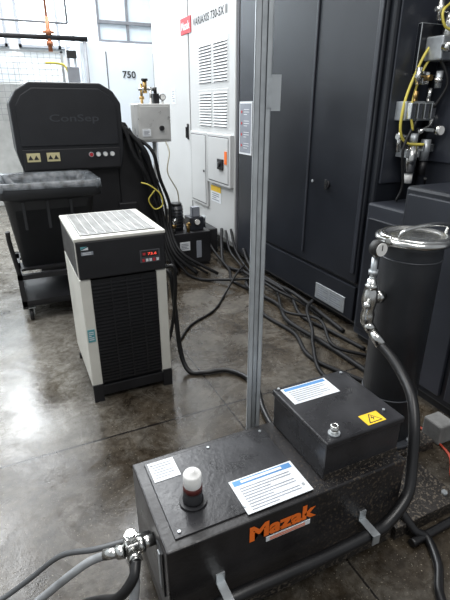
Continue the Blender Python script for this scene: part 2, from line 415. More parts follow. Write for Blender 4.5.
# pneumatics
t = thing("pneumatic_valve_unit", "silver pneumatic valves and fittings on the machine end", "valve", (2.6,2.4,1.3))
b = MB(); b.box(2.45,2.70,2.44,2.535,1.62,1.74, M_galv,.006)
for k in range(4): b.box(2.46+k*.06,2.50+k*.06,2.40,2.44,1.63,1.73, M_steel,.004)
b.cyl((2.50,2.42,1.74),(2.50,2.42,1.80),.014, M_brass); b.cyl((2.62,2.42,1.74),(2.62,2.42,1.82),.014, M_steel)
b.done("manifold_block", t)
b = MB(); b.cyl((2.56,2.44,1.28),(2.56,2.44,1.46),.040, M_steel); b.cyl((2.56,2.44,1.46),(2.56,2.44,1.54),.028, M_galv)
b.box(2.5,2.62,2.42,2.53,1.38,1.44, M_galv,.005); b.cyl((2.56,2.44,1.21),(2.56,2.44,1.28),.03, M_plastic); b.done("filter_regulator", t)
b = MB(); b.cyl((2.66,2.42,1.36),(2.66,2.42,1.50),.032, M_galv); b.cyl((2.66,2.42,1.26),(2.66,2.42,1.36),.026, M_black); b.box(2.62,2.72,2.40,2.53,1.42,1.47, M_steel,.004); b.done("filter_bowl", t)
b = MB(); b.cyl((2.68,2.36,1.56),(2.68,2.33,1.56),.034, M_steel); b.cyl((2.68,2.332,1.56),(2.68,2.325,1.56),.028, M_gauge); b.box(2.67,2.69,2.36,2.53,1.55,1.57,M_galv); b.done("gauge", t)
b = MB(); b.box(2.60,2.74,2.36,2.5,1.98,2.12, M_galv,.01); b.cyl((2.62,2.36,2.05),(2.62,2.30,2.05),.03, M_steel); b.cyl((2.7,2.43,2.12),(2.7,2.43,2.25),.025, M_steel)
b.box(2.55,2.74,2.50,2.535,1.9,2.2, M_dark,.004); b.done("solenoid_valve", t)
b = MB(); b.box(2.56,2.62,2.44,2.535,1.84,1.92, M_steel,.005); b.cyl((2.59,2.44,1.88),(2.59,2.40,1.88),.018,M_brass); b.done("sensor_block", t)
b = MB(); b.cyl((2.60,2.42,2.2),(2.60,2.42,2.32),.02,M_steel); b.cyl((2.56,2.42,2.26),(2.66,2.42,2.26),.014,M_steel); b.done("tee_fitting", t)
b = MB(); b.cyl((2.52,2.44,1.84),(2.52,2.44,1.94),.018,M_steel); b.cyl((2.50,2.44,1.89),(2.56,2.44,1.89),.013,M_steel); b.done("tee_fitting", t)
b = MB(); b.cyl((2.66,2.40,1.82),(2.66,2.40,1.92),.022,M_galv); b.hexn((2.66,2.40,1.85),(2.66,2.40,1.88),.03,M_steel); b.done("check_valve", t)
b = MB(); b.cyl((2.44,2.47,1.52),(2.52,2.47,1.52),.02, M_steel); b.cyl((2.46,2.47,1.42),(2.46,2.47,1.55),.016, M_steel); b.done("elbow_fitting", t)
b = MB(); b.cyl((2.60,2.46,1.54),(2.72,2.46,1.58),.018, M_steel); b.cyl((2.72,2.46,1.58),(2.72,2.46,1.66),.02, M_steel); b.done("elbow_fitting", t)
G = "air lines on the machine end"
hose([(2.70,2.46,2.12),(2.60,2.47,2.05),(2.51,2.47,1.88),(2.45,2.46,1.72),(2.44,2.45,1.56),(2.50,2.44,1.48),(2.60,2.38,1.47)],.009,M_yelh,"yellow coiled air line on dark machine end", G, "air_hose")
hose([(2.72,2.44,2.04),(2.62,2.47,1.98),(2.55,2.47,1.84),(2.48,2.42,1.68),(2.50,2.40,1.56)],.008,M_yelh,"yellow air line above silver valves", G, "air_hose")
hose([(2.66,2.40,2.30),(2.58,2.38,2.24),(2.60,2.36,2.16),(2.68,2.34,2.14)],.008,M_yelh,"short yellow air line loop at the top valve", G, "air_hose")
hose([(2.66,2.40,1.70),(2.70,2.36,1.85),(2.64,2.40,2.0)],.010,M_rub,"black air line between silver valves", G, "air_hose")
hose([(2.52,2.40,1.62),(2.46,2.42,1.44),(2.50,2.42,1.2),(2.48,2.44,1.09)],.010,M_rub,"black air line hanging from manifold", G, "air_hose")
hose([(2.62,2.34,1.25),(2.68,2.40,1.15),(2.60,2.45,1.09)],.010,M_rub,"black air line below regulator", G, "air_hose")

# ------------------------------------------------------------------ chiller
t = thing("oil_chiller", "upright black and ivory oil chiller with front grille and digital display", "chiller", (.522,2.825,0))
x0,x1,y0,y1 = .268,.776,2.50,3.15
b = MB(); b.box(x0,x0+.062,y0,y1,.10,.81, M_topw,.006); b.box(x1-.062,x1,y0,y1,.10,.81, M_topw,.006)
b.box(x0+.05,x1-.05,y0+.03,y1-.005,.08,.81, M_black)
b.box(x0,x1,y0+.01,y1,.81,1.03, M_black,.008); b.done("body", t)
b = MB(); b.box(x0+.004,x1-.004,y0-.012,y0+.015,.815,1.03, M_black,.006); b.done("control_head", t)
b = MB(); b.box(x0-.004,x1+.004,y0-.008,y1,1.03,1.05, M_topw,.005); b.box(x0+.04,x1-.04,y0+.04,y1-.03,1.049,1.0515,M_blackg)
for k in range(19): b.box(x0+.04,x1-.04,y0+.045+k*.0305,y0+.062+k*.0305,1.05,1.055, M_topg)
for k in range(10): b.box(x0+.04+k*.046,x0+.047+k*.046,y0+.04,y1-.03,1.051,1.057, M_topg)
b.done("top_grille", t)
b = MB(); b.box(x0+.062,x1-.062,y0+.005,y0+.03,.12,.80, M_blackg)
for k in range(30): b.box(x0+.064,x1-.064,y0-.002,y0+.008,.13+k*.022,.141+k*.022, M_black)
for k in range(3): b.box(x0+.17+k*.09,x0+.178+k*.09,y0-.005,y0+.0,.13,.79, M_black)
b.done("front_grille", t)
b = MB(); b.box(x0+.01,x1-.01,y0+.005,y1-.01,.03,.10, M_black,.005); b.box(x0+.0,x0+.06,y0-.01,y0+.01,.0,.12,M_black); b.box(x1-.06,x1,y0-.01,y0+.01,.0,.12,M_black)
b.box(x0,x0+.06,y1-.06,y1-.02,0,.03,M_black); b.box(x1-.06,x1,y1-.06,y1-.02,0,.03,M_black); b.done("base", t)
b = MB(); b.box(.618,.738,y0-.016,y0-.012,.868,.945, M_seam,.002); b.box(.628,.728,y0-.0175,y0-.0155,.905,.940, M_inkb)
b.text("73.6",(.690,y0-.0185,.922),(1,0,0),UP,.052,.015,M_led,.01); b.box(.634,.650,y0-.0185,y0-.017,.915,.930,M_red)
for k in range(5): b.box(.630+k*.021,.645+k*.021,y0-.018,y0-.0155,.876,.893, M_red if k in (0,3) else M_label)
b.done("display", t)
b = MB(); b.prism([(.295,.985),(.335,.985),(.335,1.0)],'y',y0-.0145,y0-.0125,M_label); b.prism([(.295,.989),(.295,1.004),(.331,1.004)],'y',y0-.0145,y0-.0125,M_teal)
b.box(.295,.36,y0-.014,y0-.012,.955,.975, M_ink); b.lines((.3275,y0-.014,.965),(1,0,0),UP,.055,.016,2,M_label)
b.done("maker_label", t)
b = MB(); b.box(x0+.008,x0+.050,y0-.004,y0-.001,.42,.50, M_teal); b.lines((x0+.029,y0-.004,.46),(1,0,0),UP,.034,.06,5,M_label); b.done("sticker", t)
b = MB(); b.cyl((x1,y0+.25,.72),(x1+.05,y0+.25,.72),.022,M_brass); b.done("hose_port", t)
b = MB(); b.cyl((x1,y0+.12,.78),(x1+.04,y0+.12,.78),.018,M_steel); b.done("hose_port", t)

# ------------------------------------------------------------------ chip separator
t = thing("chip_separator", "black chip separator unit with angular hood and control strip", "machine", (.63,5.3,0))
prof = [(.16,1.12),(1.10,1.12),(1.14,1.30),(1.14,1.74),(1.07,1.85),(.95,1.92),(.31,1.92),(.19,1.85),(.12,1.74),(.12,1.30)]
b = MB(); b.prism(prof,'y',4.9,5.75,M_consep,.012); b.done("hood", t)
ins = [(.17,1.36),(1.09,1.36),(1.09,1.72),(1.03,1.81),(.93,1.87),(.33,1.87),(.23,1.81),(.17,1.72)]
b = MB(); b.prism(ins,'y',4.885,4.905,M_consep,.006); b.done("front_cover", t)
MB().text("ConSep",(.68,4.883,1.60),(1,0,0),UP,.46,.085,M_emb,.01).done("embossed_lettering", t, norm=False)
b = MB(); b.box(.17,1.09,5.0,5.7,.0,1.12, M_black,.01); b.box(1.05,1.25,4.95,5.6,.0,.75, M_black,.01); b.done("lower_body", t)
b = MB(); b.prism([(1.09,.75),(1.09,1.58),(1.20,1.56),(1.50,.95),(1.52,.45),(1.30,.40)],'y',5.0,5.45,M_black,.008)
b.prism([(1.22,1.50),(1.235,1.51),(1.52,.94),(1.50,.93)],'y',4.98,5.47,M_dark2); b.done("discharge_chute", t)
b = MB(); b.box(.17,1.09,4.885,4.9,1.14,1.33, M_black,.004); b.done("control_strip", t)
for xa in (.20,.38):
    b = MB(); b.box(xa,xa+.12,4.88,4.886,1.22,1.30, M_paley)
    for q in range(2): b.prism([(xa+.010+q*.052,1.24),(xa+.054+q*.052,1.24),(xa+.032+q*.052,1.28)],'y',4.877,4.881,M_inkb)
    b.done("warning_label", t)
for k in range(4):
    b = MB(); b.cyl((.80+k*.07,4.886,1.27),(.80+k*.07,4.87,1.27),.024,M_galv); b.cyl((.80+k*.07,4.87,1.27),(.80+k*.07,4.866,1.27),.018,M_red if k==0 else M_gauge)
    b.done("indicator_gauge", t)
hz = "hoses dropping from the chip separator"
J = lambda a: random.uniform(-a,a)
for k,rad in enumerate((.022,.016,.024,.014,.018)):
    o = k*.042
    hose([(1.08+o*.4,4.95,1.60-o),(1.17+o+J(.02),4.92+J(.02),1.48-o*.6),(1.25+o+J(.03),4.86+J(.03),1.26),(1.33+o*.9+J(.035),4.84+J(.03),1.0),(1.40+o*.9+J(.035),4.82+J(.03),.72),(1.44+o*.7,4.76,.46),(1.48+o*.6,4.64-o,.20+o*.3),(1.52+.10*k,4.5-.05*k,.024)],rad,M_rub2,"black rubber hose hanging from separator hood", hz)

# ------------------------------------------------------------------ waste hopper on cart
t = thing("waste_bin", "dark grey tapered plastic waste bin with clear liner on a cart", "bin", (.3,4.42,.42))
b = MB()
rings = [rr(.27,4.40,.27,.25,.05,.42), rr(.30,4.42,.36,.30,.06,.98), rr(.315,4.425,.385,.325,.06,1.0), rr(.315,4.425,.41,.35,.06,1.01), rr(.315,4.425,.41,.35,.06,1.13), rr(.315,4.425,.37,.31,.05,1.13), rr(.29,4.41,.29,.27,.05,.5)]
b.ring_loft(rings, M_bin)
for xx in (.08,.27,.46):
    b.prism([(4.11,.98),(4.155,.46),(4.165,.46),(4.14,.98)],'x',xx-.012,xx+.012,M_bin)
b.done("bin_body", t)
b = MB()
def wav(ring, am, dz): return [(x+random.uniform(-am,am), y+random.uniform(-am,am), z+random.uniform(-dz,dz)) for x,y,z in ring]
b.ring_loft([wav(rr(.315,4.425,.12,.10,.05,.92,9),.02,.02), wav(rr(.315,4.425,.30,.24,.08,.99,9),.02,.03), wav(rr(.315,4.425,.345,.29,.08,1.08,9),.006,.015), rr(.315,4.425,.365,.305,.05,1.135,9), wav(rr(.315,4.425,.415,.355,.06,1.14,9),.001,.004), wav(rr(.315,4.425,.42,.36,.06,1.08,9),.003,.02)], M_bag, True, False)
b.done("bag_liner", t, label="clear crumpled plastic bag liner over the rim")
t = thing("bin_cart", "black steel cart frame on casters under the bin", "cart", (.27,4.3,0))
b = MB()
for zz in (.15,.38):
    b.box(-.06,.62,3.92,3.96,zz,zz+.04,M_black); b.box(-.06,.62,4.64,4.68,zz,zz+.04,M_black)
    b.box(-.06,-.02,3.92,4.68,zz,zz+.04,M_black); b.box(.58,.62,3.92,4.68,zz,zz+.04,M_black)
for xx in (-.06,.58):
    for yy in (3.92,4.64): b.box(xx,xx+.04,yy,yy+.04,.12,.42,M_black)
b.box(-.06,.62,4.1,4.3,.40,.42,M_black); b.box(-.06,.62,4.45,4.62,.40,.42,M_black); b.box(-.06,.62,3.92,4.68,.14,.155,M_black)
b.done("frame", t)
MB().tube([(-.04,3.94,.42),(-.07,3.92,.7),(-.07,3.90,.80)],.018,M_black).done("handle", t)
MB().tube([(.60,3.94,.42),(.56,3.90,.6)],.015,M_black).done("handle", t)
for xx in (.0,.56):
    for yy in (3.97,4.62):
        b = MB(); b.cyl((xx-.015,yy,.05),(xx+.015,yy,.05),.05,M_rub); b.cyl((xx-.017,yy,.05),(xx+.017,yy,.05),.022,M_galv)
        b.box(xx-.026,xx-.019,yy-.02,yy+.02,.05,.115,M_galv); b.box(xx+.019,xx+.026,yy-.02,yy+.02,.05,.115,M_galv); b.box(xx-.035,xx+.035,yy-.03,yy+.03,.112,.12,M_galv)
        b.done("caster", t)

# ------------------------------------------------------------------ metering unit on a stand
t = thing("flow_meter_unit", "stainless steel control box with brass valves on a post", "control box", (1.50,5.15,0))
b = MB(); b.box(1.33,1.69,5.0,5.28,1.36,1.74,M_alu,.012); b.box(1.355,1.665,4.992,5.0,1.385,1.715,M_alu,.004); b.done("box", t)
b = MB(); b.cyl((1.56,5.22,.02),(1.56,5.22,1.36),.025,M_white); b.box(1.53,1.62,5.16,5.36,0,.02,M_black); b.done("post", t)
b = MB(); b.cyl((1.42,5.12,1.74),(1.42,5.12,1.93),.014,M_brass); b.cyl((1.42,5.12,1.78),(1.42,5.12,1.81),.026,M_brass); b.cyl((1.52,5.12,1.74),(1.52,5.12,1.90),.014,M_steel)
b.cyl((1.39,5.12,1.88),(1.55,5.12,1.88),.016,M_steel); b.hexn((1.46,5.12,1.84),(1.46,5.12,1.96),.022,M_brass); b.cyl((1.46,5.12,1.96),(1.46,5.12,1.98),.034,M_inkb)
b.done("brass_valve", t)
b = MB(); b.box(1.54,1.60,5.08,5.14,1.74,1.84,M_black,.006); b.cyl((1.57,5.12,1.84),(1.57,5.12,1.90),.018,M_black); b.done("regulator", t)
b = MB(); b.cyl((1.64,5.1,1.74),(1.64,5.1,1.78),.012,M_steel); b.cyl((1.64,5.12,1.805),(1.64,5.08,1.805),.032,M_black); b.cyl((1.64,5.08,1.805),(1.64,5.075,1.805),.026,M_gauge); b.done("gauge", t)
b = MB(); b.box(1.37,1.46,4.984,4.992,1.42,1.49,M_label); b.lines((1.415,4.984,1.455),(1,0,0),UP,.07,.05,4,M_ink); b.done("label_plate", t)
b = MB(); b.cyl((1.58,4.992,1.5),(1.58,4.965,1.5),.025,M_black); b.done("knob", t)
hose([(1.36,5.02,1.38),(1.31,4.97,1.2),(1.36,4.93,1.0),(1.50,4.90,.8),(1.55,4.88,.62),(1.50,4.9,.5)],.010,M_cream,"pale flexible line looping from steel control box", name="cable", cat="cable")
hose([(1.62,5.02,1.38),(1.64,4.95,1.25),(1.60,4.92,1.05),(1.70,4.92,.85),(1.73,4.95,.70)],.007,M_cream,"thin pale tube from steel control box", name="cable", cat="cable")
hose([(1.26,4.78,.98),(1.34,4.74,.95),(1.44,4.72,.86),(1.46,4.72,.74),(1.38,4.74,.70),(1.32,4.74,.8),(1.38,4.71,.90)],.007,M_yelh,"yellow looped cable hanging by the hoses", name="cable", cat="cable")

t = thing("lubrication_unit", "small dark hydraulic power unit with motor and gauges", "pump unit", (1.75,4.95,0))
b = MB(); b.box(1.56,2.02,4.72,5.15,.03,.40,M_black,.01); b.box(1.58,2.0,4.74,5.13,0,.03,M_black); b.done("tank", t)
b = MB(); b.cyl((1.68,4.92,.40),(1.68,4.92,.68),.075,M_dark2); b.cyl((1.68,4.92,.68),(1.68,4.92,.71),.065,M_black)
for k in range(7): b.torus((1.68,4.92,.44+k*.033),.076,.006,M_black)
b.done("motor", t)
b = MB(); b.box(1.80,1.97,4.80,4.98,.40,.55,M_dark2,.01); b.box(1.84,1.93,4.82,4.9,.55,.66,M_ink,.006); b.cyl((1.88,4.80,.50),(1.88,4.77,.50),.035,M_steel); b.cyl((1.88,4.772,.50),(1.88,4.766,.50),.029,M_gauge); b.done("valve_block", t)
b = MB(); b.cyl((1.60,4.78,.40),(1.60,4.78,.56),.016,M_steel); b.hexn((1.60,4.78,.46),(1.60,4.78,.50),.026,M_brass); b.cyl((1.60,4.78,.55),(1.60,4.70,.55),.016,M_steel); b.hexn((1.60,4.74,.55),(1.60,4.71,.55),.026,M_steel); b.done("elbow_fitting", t)
b = MB(); b.cyl((1.76,4.76,.40),(1.76,4.76,.50),.02,M_brass); b.cyl((1.76,4.76,.50),(1.76,4.70,.50),.016,M_brass); b.done("elbow_fitting", t)
b = MB(); b.box(1.64,1.76,4.713,4.72,.2,.3,M_label); b.lines((1.7,4.713,.25),(1,0,0),UP,.1,.07,4,M_ink); b.done("label_plate", t)
MB().box(1.84,1.90,4.713,4.72,.1,.3,M_ink).done("sight_glass", t)
t = thing("oil_reservoir", "small black oil reservoir box with fittings under the cabinet", "reservoir", (2.18,5.35,0))
b = MB(); b.box(2.06,2.30,5.15,5.6,.0,.30,M_black,.01); b.done("reservoir_body", t)
b = MB(); b.cyl((2.14,5.25,.30),(2.14,5.25,.42),.035,M_dark2); b.cyl((2.14,5.25,.42),(2.14,5.25,.45),.04,M_galv); b.done("filler_cap", t)
t = thing("drip_canister", "small black canister with fittings beside the power unit", "canister", (1.35,4.55,0))
b = MB(); b.revolve((1.33,4.55,0),[(.08,0),(.08,.26),(.06,.30),(.03,.31),(.03,.34)],M_black,24); b.done("canister_body", t)
b = MB(); b.hexn((1.33,4.55,.34),(1.33,4.55,.37),.03,M_steel); b.cyl((1.33,4.55,.37),(1.33,4.50,.41),.016,M_steel); b.done("elbow_fitting", t)

# ------------------------------------------------------------------ strut post
t = thing("strut_post", "galvanised steel strut channel post standing behind the tank", "post", (.818,1.46,0))
X0,Y0 = .818,1.46
def chan(b,a0,a1,b0,b1,z0,z1,m):
    ux = V((.906,-.423,0)); uy = V((.423,.906,0))
    i = b.mi(m); vs=[]
    for z in (z0,z1):
        for aa,bb in ((a0,b0),(a1,b0),(a1,b1),(a0,b1)):
            vs.append(b.bm.verts.new(V((X0,Y0,0))+ux*aa+uy*bb+V((0,0,z))))
    for q in [(3,2,1,0),(4,5,6,7),(0,1,5,4),(1,2,6,5),(2,3,7,6),(3,0,4,7)]:
        f = b.bm.faces.new([vs[k] for k in q]); f.material_index = i
H = 3.4
b = MB()
chan(b,-.028,-.0255,-.021,.021,.008,H,M_strut); chan(b,.0255,.028,-.021,.021,.008,H,M_strut); chan(b,-.028,.028,.012,.0145,.008,H,M_strut)
chan(b,-.028,-.010,-.021,-.0185,.008,H,M_strut); chan(b,.012,.028,-.021,-.0185,.008,H,M_strut)
b.done("channel", t)
b = MB(); chan(b,-.06,.06,-.05,.05,0,.008,M_galv); b.done("foot_plate", t)
b = MB(); chan(b,-.007,.009,-.012,.010,.1,H,M_galv); b.done("inner_rail", t)
b = MB(); chan(b,.028,.060,-.02,-.016,1.69,1.80,M_strut); chan(b,.012,.030,-.0235,-.021,1.70,1.79,M_galv); b.done("bracket", t)

# ------------------------------------------------------------------ hydraulic tank
t = thing("hydraulic_tank", "black steel fluid tank with orange lettering and raised junction box", "tank", (.73,1.17,0))
b = MB(); b.box(.25,1.22,.955,1.375,.10,.45,M_tank,.006); b.done("tank_body", t)
b = MB(); b.box(.252,1.218,.957,1.373,.02,.10,M_tankd,.004); b.box(.30,.36,.99,1.34,0,.02,M_black); b.box(1.10,1.16,.99,1.34,0,.02,M_black); b.done("dirty_lower_skirt", t)
MB().box(.29,.80,.99,1.35,.45,.456,M_lidp,.002).done("access_lid", t)
for xx in (.31,.545,.78):
    for yy in (1.01,1.33):
        MB().hexn((xx,yy,.456),(xx,yy,.461),.006,M_galv).done("bolt", t)
b = MB(); b.cyl((.396,1.108,.456),(.396,1.108,.464),.048,M_black); b.revolve((.396,1.108,0),[(.036,.464),(.036,.474),(.033,.478),(.033,.500),(.028,.503),(.028,.52),(.001,.52)],M_black)
b.done("filler_neck", t)
b = MB(); b.revolve((.396,1.108,0),[(.031,.508),(.033,.510),(.033,.528),(.029,.531),(.001,.531)],M_collar); b.done("cap_collar", t)
b = MB(); b.revolve((.396,1.108,0),[(.030,.530),(.031,.533),(.031,.574),(.028,.580),(.010,.582),(.010,.590),(.001,.590)],M_plastic); b.done("breather_cap", t, label="white plastic breather cap")
b = MB(); b.box(.54,.80,.975,1.13,.4565,.4585,M_label); b.box(.55,.79,1.100,1.124,.4585,.459,M_blue)
b.lines((.67,1.112,.459),(1,0,0),(0,1,0),.20,.014,1,M_label,frac=.8); b.lines((.67,1.035,.4585),(1,0,0),(0,1,0),.24,.11,9,M_ink,frac=.3)
b.done("warning_label", t, label="white printed label with blue heading")
b = MB(); b.box(.30,.40,1.24,1.34,.4565,.458,M_label); b.lines((.35,1.29,.458),(1,0,0),(0,1,0),.09,.08,6,M_ink,frac=.25); b.done("instruction_label", t)
MB().text("Mazak",(.67,.954,.388),(1,0,0),UP,.27,.068,M_orange,.045,ext=.001).done("lettering", t, norm=False, label="bold orange lettering")
b = MB(); b.box(.60,.78,.9525,.9548,.326,.346,M_label); b.lines((.69,.9525,.336),(1,0,0),UP,.17,.016,2,M_orange,frac=.5); b.done("address_label", t)
jb = MB().box(.86,1.21,1.0,1.36,.45,.595,M_lidp,.006).done("junction_box", t)
b = MB(); b.box(.853,1.217,.993,1.367,.595,.622,M_lidp,.006); b.done("lid", jb)
b = MB(); b.box(.862,1.208,.9975,1.0,.45,.475,M_tankd); b.done("dirty_seam", jb)
b = MB(); b.box(.88,1.10,1.235,1.345,.622,.6235,M_label); b.box(.89,1.09,1.323,1.341,.6235,.6238,M_blue); b.lines((.99,1.28,.6236),(1,0,0),(0,1,0),.2,.075,6,M_ink,frac=.3); b.done("printed_label", jb)
b = MB(); b.box(1.055,1.14,1.012,1.070,.622,.6235,M_yel)
b.prism([(1.066,1.018),(1.130,1.018),(1.098,1.066)],'z',.6235,.6240,M_inkb); b.prism([(1.074,1.022),(1.122,1.022),(1.098,1.059)],'z',.6240,.6244,M_yel)
b.prism([(1.101,1.054),(1.090,1.038),(1.098,1.040),(1.094,1.026),(1.107,1.043),(1.099,1.042)],'z',.6244,.6248,M_inkb); b.done("high_voltage_label", jb, label="yellow warning label with lightning triangle")
b = MB(); b.cyl((.912,1.03,.622),(.912,1.03,.628),.022,M_galv); b.cyl((.912,1.03,.628),(.912,1.03,.656),.015,M_steel); b.torus((.912,1.03,.656),.012,.004,M_steel); b.cyl((.912,1.03,.654),(.912,1.03,.659),.009,M_inkb); b.done("sensor_cap", jb)
for q in ((1.17,1.06),(.875,1.352),(1.19,1.345)):
    MB().hexn((q[0],q[1],.622),(q[0],q[1],.629),.006,M_galv).done("screw", jb)
for xx in (1.03,.427):
    b = MB(); b.box(xx-.016,xx+.016,.870,.955,.226,.231,M_galv,.001); b.box(xx-.016,xx+.016,.866,.871,.185,.231,M_galv,.001); b.box(xx-.016,xx+.016,.949,.9545,.225,.27,M_galv); b.done("hose_clip", t)
b = MB()
b.cyl((.25,1.10,.36),(.20,1.10,.36),.020,M_steel); b.hexn((.215,1.10,.36),(.19,1.10,.36),.028,M_steel)
b.box(.15,.195,1.075,1.125,.33,.395,M_steel,.006); b.cyl((.172,1.10,.395),(.172,1.10,.425),.016,M_steel); b.hexn((.172,1.10,.40),(.172,1.10,.415),.022,M_steel)
b.cyl((.172,1.075,.36),(.172,1.04,.36),.016,M_steel); b.hexn((.172,1.06,.36),(.172,1.045,.36),.024,M_steel)
b.hexn((.15,1.10,.355),(.125,1.11,.35),.024,M_steel); b.cyl((.13,1.108,.35),(.085,1.13,.335),.018,M_steel)
b.cyl((.172,1.10,.33),(.172,1.10,.29),.016,M_steel); b.hexn((.172,1.10,.315),(.172,1.10,.295),.024,M_steel)
b.done("pipe_fitting", t, label="stainless steel pipe fittings")
b = MB(); b.cyl((.25,1.17,.30),(.17,1.18,.30),.016,M_steel); b.hexn((.20,1.176,.30),(.18,1.179,.30),.024,M_steel); b.done("pipe_fitting", t)
b = MB(); b.box(.245,.25,1.0,1.06,.2,.4,M_black); b.box(.242,.246,1.02,1.04,.22,.38,M_galv); b.done("level_gauge", t)

G = "hoses leaving the tank end"
hose([(.10,1.122,.34),(.04,1.155,.30),(-.03,1.18,.24),(-.14,1.228,.12),(-.25,1.25,.03),(-.42,1.22,.015),(-.6,1.1,.015)],.014,M_greyh,"light grey braided hose from tank fittings",G)
hose([(.172,1.045,.36),(.15,1.01,.33),(.10,1.02,.26),(.05,1.10,.17),(.0,1.175,.08),(-.06,1.2,.018),(-.2,1.12,.018),(-.35,.95,.018)],.017,M_rub,"black rubber hose curving down from tank fittings",G)
hose([(.17,1.18,.30),(.06,1.22,.27),(-.05,1.305,.20),(-.17,1.35,.09),(-.28,1.367,.02),(-.45,1.33,.013),(-.65,1.25,.013)],.010,mat("dark grey hose",(.10,.105,.11),.45),"thin dark grey hose looping over oily floor",G)
hose([(.172,1.10,.29),(.16,1.06,.2),(.10,1.0,.10),(.02,.98,.02),(-.15,.95,.018),(-.35,.85,.018)],.016,M_greyh,"grey hose dropping under the tank fittings",G)

# skid & tower
t = thing("steel_skid", "dirty black steel skid plate beside the tank", "skid", (1.42,1.1,0))
b = MB(); b.box(1.235,1.62,.95,1.26,.05,.075,M_tankd,.003); b.box(1.24,1.615,.955,.975,0,.05,M_tankd); b.box(1.24,1.615,1.23,1.255,0,.05,M_tankd); b.box(1.60,1.62,.95,1.26,0,.05,M_tankd); b.done("plate", t)
for yy in (1.0,1.2): MB().hexn((1.57,yy,.075),(1.57,yy,.09),.014,M_galv).done("bolt", t)

t = thing("filter_tower", "tall dark grey cylindrical filter housing with clamped steel lid", "filter housing", (1.66,1.49,0))
cx,cy = 1.66,1.49
b = MB(); b.revolve((cx,cy,0),[(.137,.07),(.137,1.11),(.141,1.115),(.141,1.13)],M_tower,48); b.done("cylinder_body", t)
b = MB(); b.box(cx-.19,cx+.19,cy-.19,cy+.19,0,.05,M_tankd,.004); b.cyl((cx,cy,.05),(cx,cy,.075),.17,M_tower,seg=40)
for k in range(8):
    a = k*math.pi/4+.2; b.hexn((cx+.155*math.cos(a),cy+.155*math.sin(a),.075),(cx+.155*math.cos(a),cy+.155*math.sin(a),.092),.011,M_galv)
b.done("base_flange", t)
b = MB(); b.revolve((cx,cy,0),[(.148,1.125),(.154,1.13),(.154,1.160),(.150,1.168),(.135,1.168),(.125,1.158),(.10,1.154),(.001,1.152)],M_steel,48); b.done("lid", t)
b = MB(); b.torus((cx,cy,1.146),.158,.016,M_steel,seg=48); b.box(cx-.195,cx-.155,cy-.025,cy+.025,1.125,1.17,M_steel,.004); b.cyl((cx-.215,cy-.01,1.148),(cx-.15,cy-.01,1.148),.010,M_galv)
b.done("lid_clamp", t, label="bright steel band clamp")
b = MB(); b.tube([(cx-.145,cy-.05,1.165),(cx-.13,cy-.06,1.205),(cx,cy-.07,1.222),(cx+.13,cy-.06,1.205),(cx+.145,cy-.05,1.165)],.008,M_steel); b.done("lid_handle", t)
for zz in (.33,1.06): MB().torus((cx,cy,zz),.138,.004,M_tower,seg=48).done("body_band", t)
b = MB(); b.box(cx-.165,cx-.130,cy-.03,cy+.03,.20,.30,M_tower,.004); b.hexn((cx-.165,cy,.25),(cx-.178,cy,.25),.012,M_galv); b.done("mounting_lug", t)
fx = 1.44
b = MB()
b.cyl((1.53,cy,.88),(fx,cy,.88),.022,M_steel); b.hexn((1.51,cy,.88),(1.48,cy,.88),.032,M_steel)
b.revolve((fx,cy,0),[(.020,.74),(.030,.76),(.032,.80),(.026,.82),(.033,.85),(.037,.88),(.033,.92),(.024,.94),(.020,.98)],M_steel,20)
b.hexn((fx,cy,.93),(fx,cy,.955),.032,M_steel); b.cyl((fx,cy,.955),(fx,cy,1.08),.014,M_galv); b.hexn((fx,cy,1.0),(fx,cy,1.02),.024,M_galv)
b.cyl((fx,cy,.86),(fx-.05,cy-.04,.87),.012,M_steel); b.sphere((fx-.05,cy-.04,.87),.018,M_steel)
b.hexn((fx,cy,.755),(fx+.01,cy-.03,.725),.030,M_steel); b.done("shutoff_valve", t, label="stainless shutoff valve and fittings")
b = MB(); b.cyl((fx-.0,cy-.03,1.125),(fx-.0,cy+.01,1.125),.036,M_inkb); b.cyl((fx,cy-.031,1.125),(fx,cy-.036,1.125),.030,M_gauge); b.cyl((fx-.001,cy,1.08),(fx,cy,1.1),.012,M_steel); b.box(fx-.002,fx+.002,cy-.038,cy-.0355,1.12,1.145,M_inkb); b.done("pressure_gauge", t)
b = MB(); b.cyl((fx+.01,cy-.028,.727),(1.458,1.395,.675),.024,M_steel,r1=.027); b.done("hose_coupling", t)

hose([(1.458,1.40,.68),(1.455,1.32,.65),(1.44,1.23,.61),(1.40,1.13,.57),(1.35,1.05,.49),(1.30,.99,.38),(1.24,.935,.28),(1.12,.905,.215),(1.03,.90,.203),(.85,.90,.195),(.65,.90,.20),(.427,.90,.203),(.25,.895,.17),(.05,.86,.08),(-.12,.80,.028),(-.3,.7,.028)],.023,M_rub,"thick black rubber hose sweeping around the tank front",sub=10,n=14)
hose([(1.47,1.28,.10),(1.38,1.15,.10),(1.30,1.02,.12),(1.32,.93,.05),(1.36,.89,.022),(1.30,.78,.022),(1.19,.66,.022),(1.12,.4,.022)],.018,M_rub,"black hose trailing off the skid onto floor")
hose([(1.28,.90,.022),(1.40,.905,.022),(1.60,.90,.022),(1.75,.80,.022),(1.8,.6,.022)],.018,M_rub,"black hose lying in front of skid")
hose([(1.75,2.0,.008),(1.90,1.6,.008),(1.89,1.25,.008),(1.75,1.09,.008),(1.70,.9,.008),(1.6,.6,.008)],.007,M_redh,"thin red cable lying on the floor",name="cable",cat="cable")
MB().box(1.885,2.0,1.30,1.42,0,.12,M_conc,.01).done("levelling_block",None,"grey concrete levelling block next to the filter tower","block")

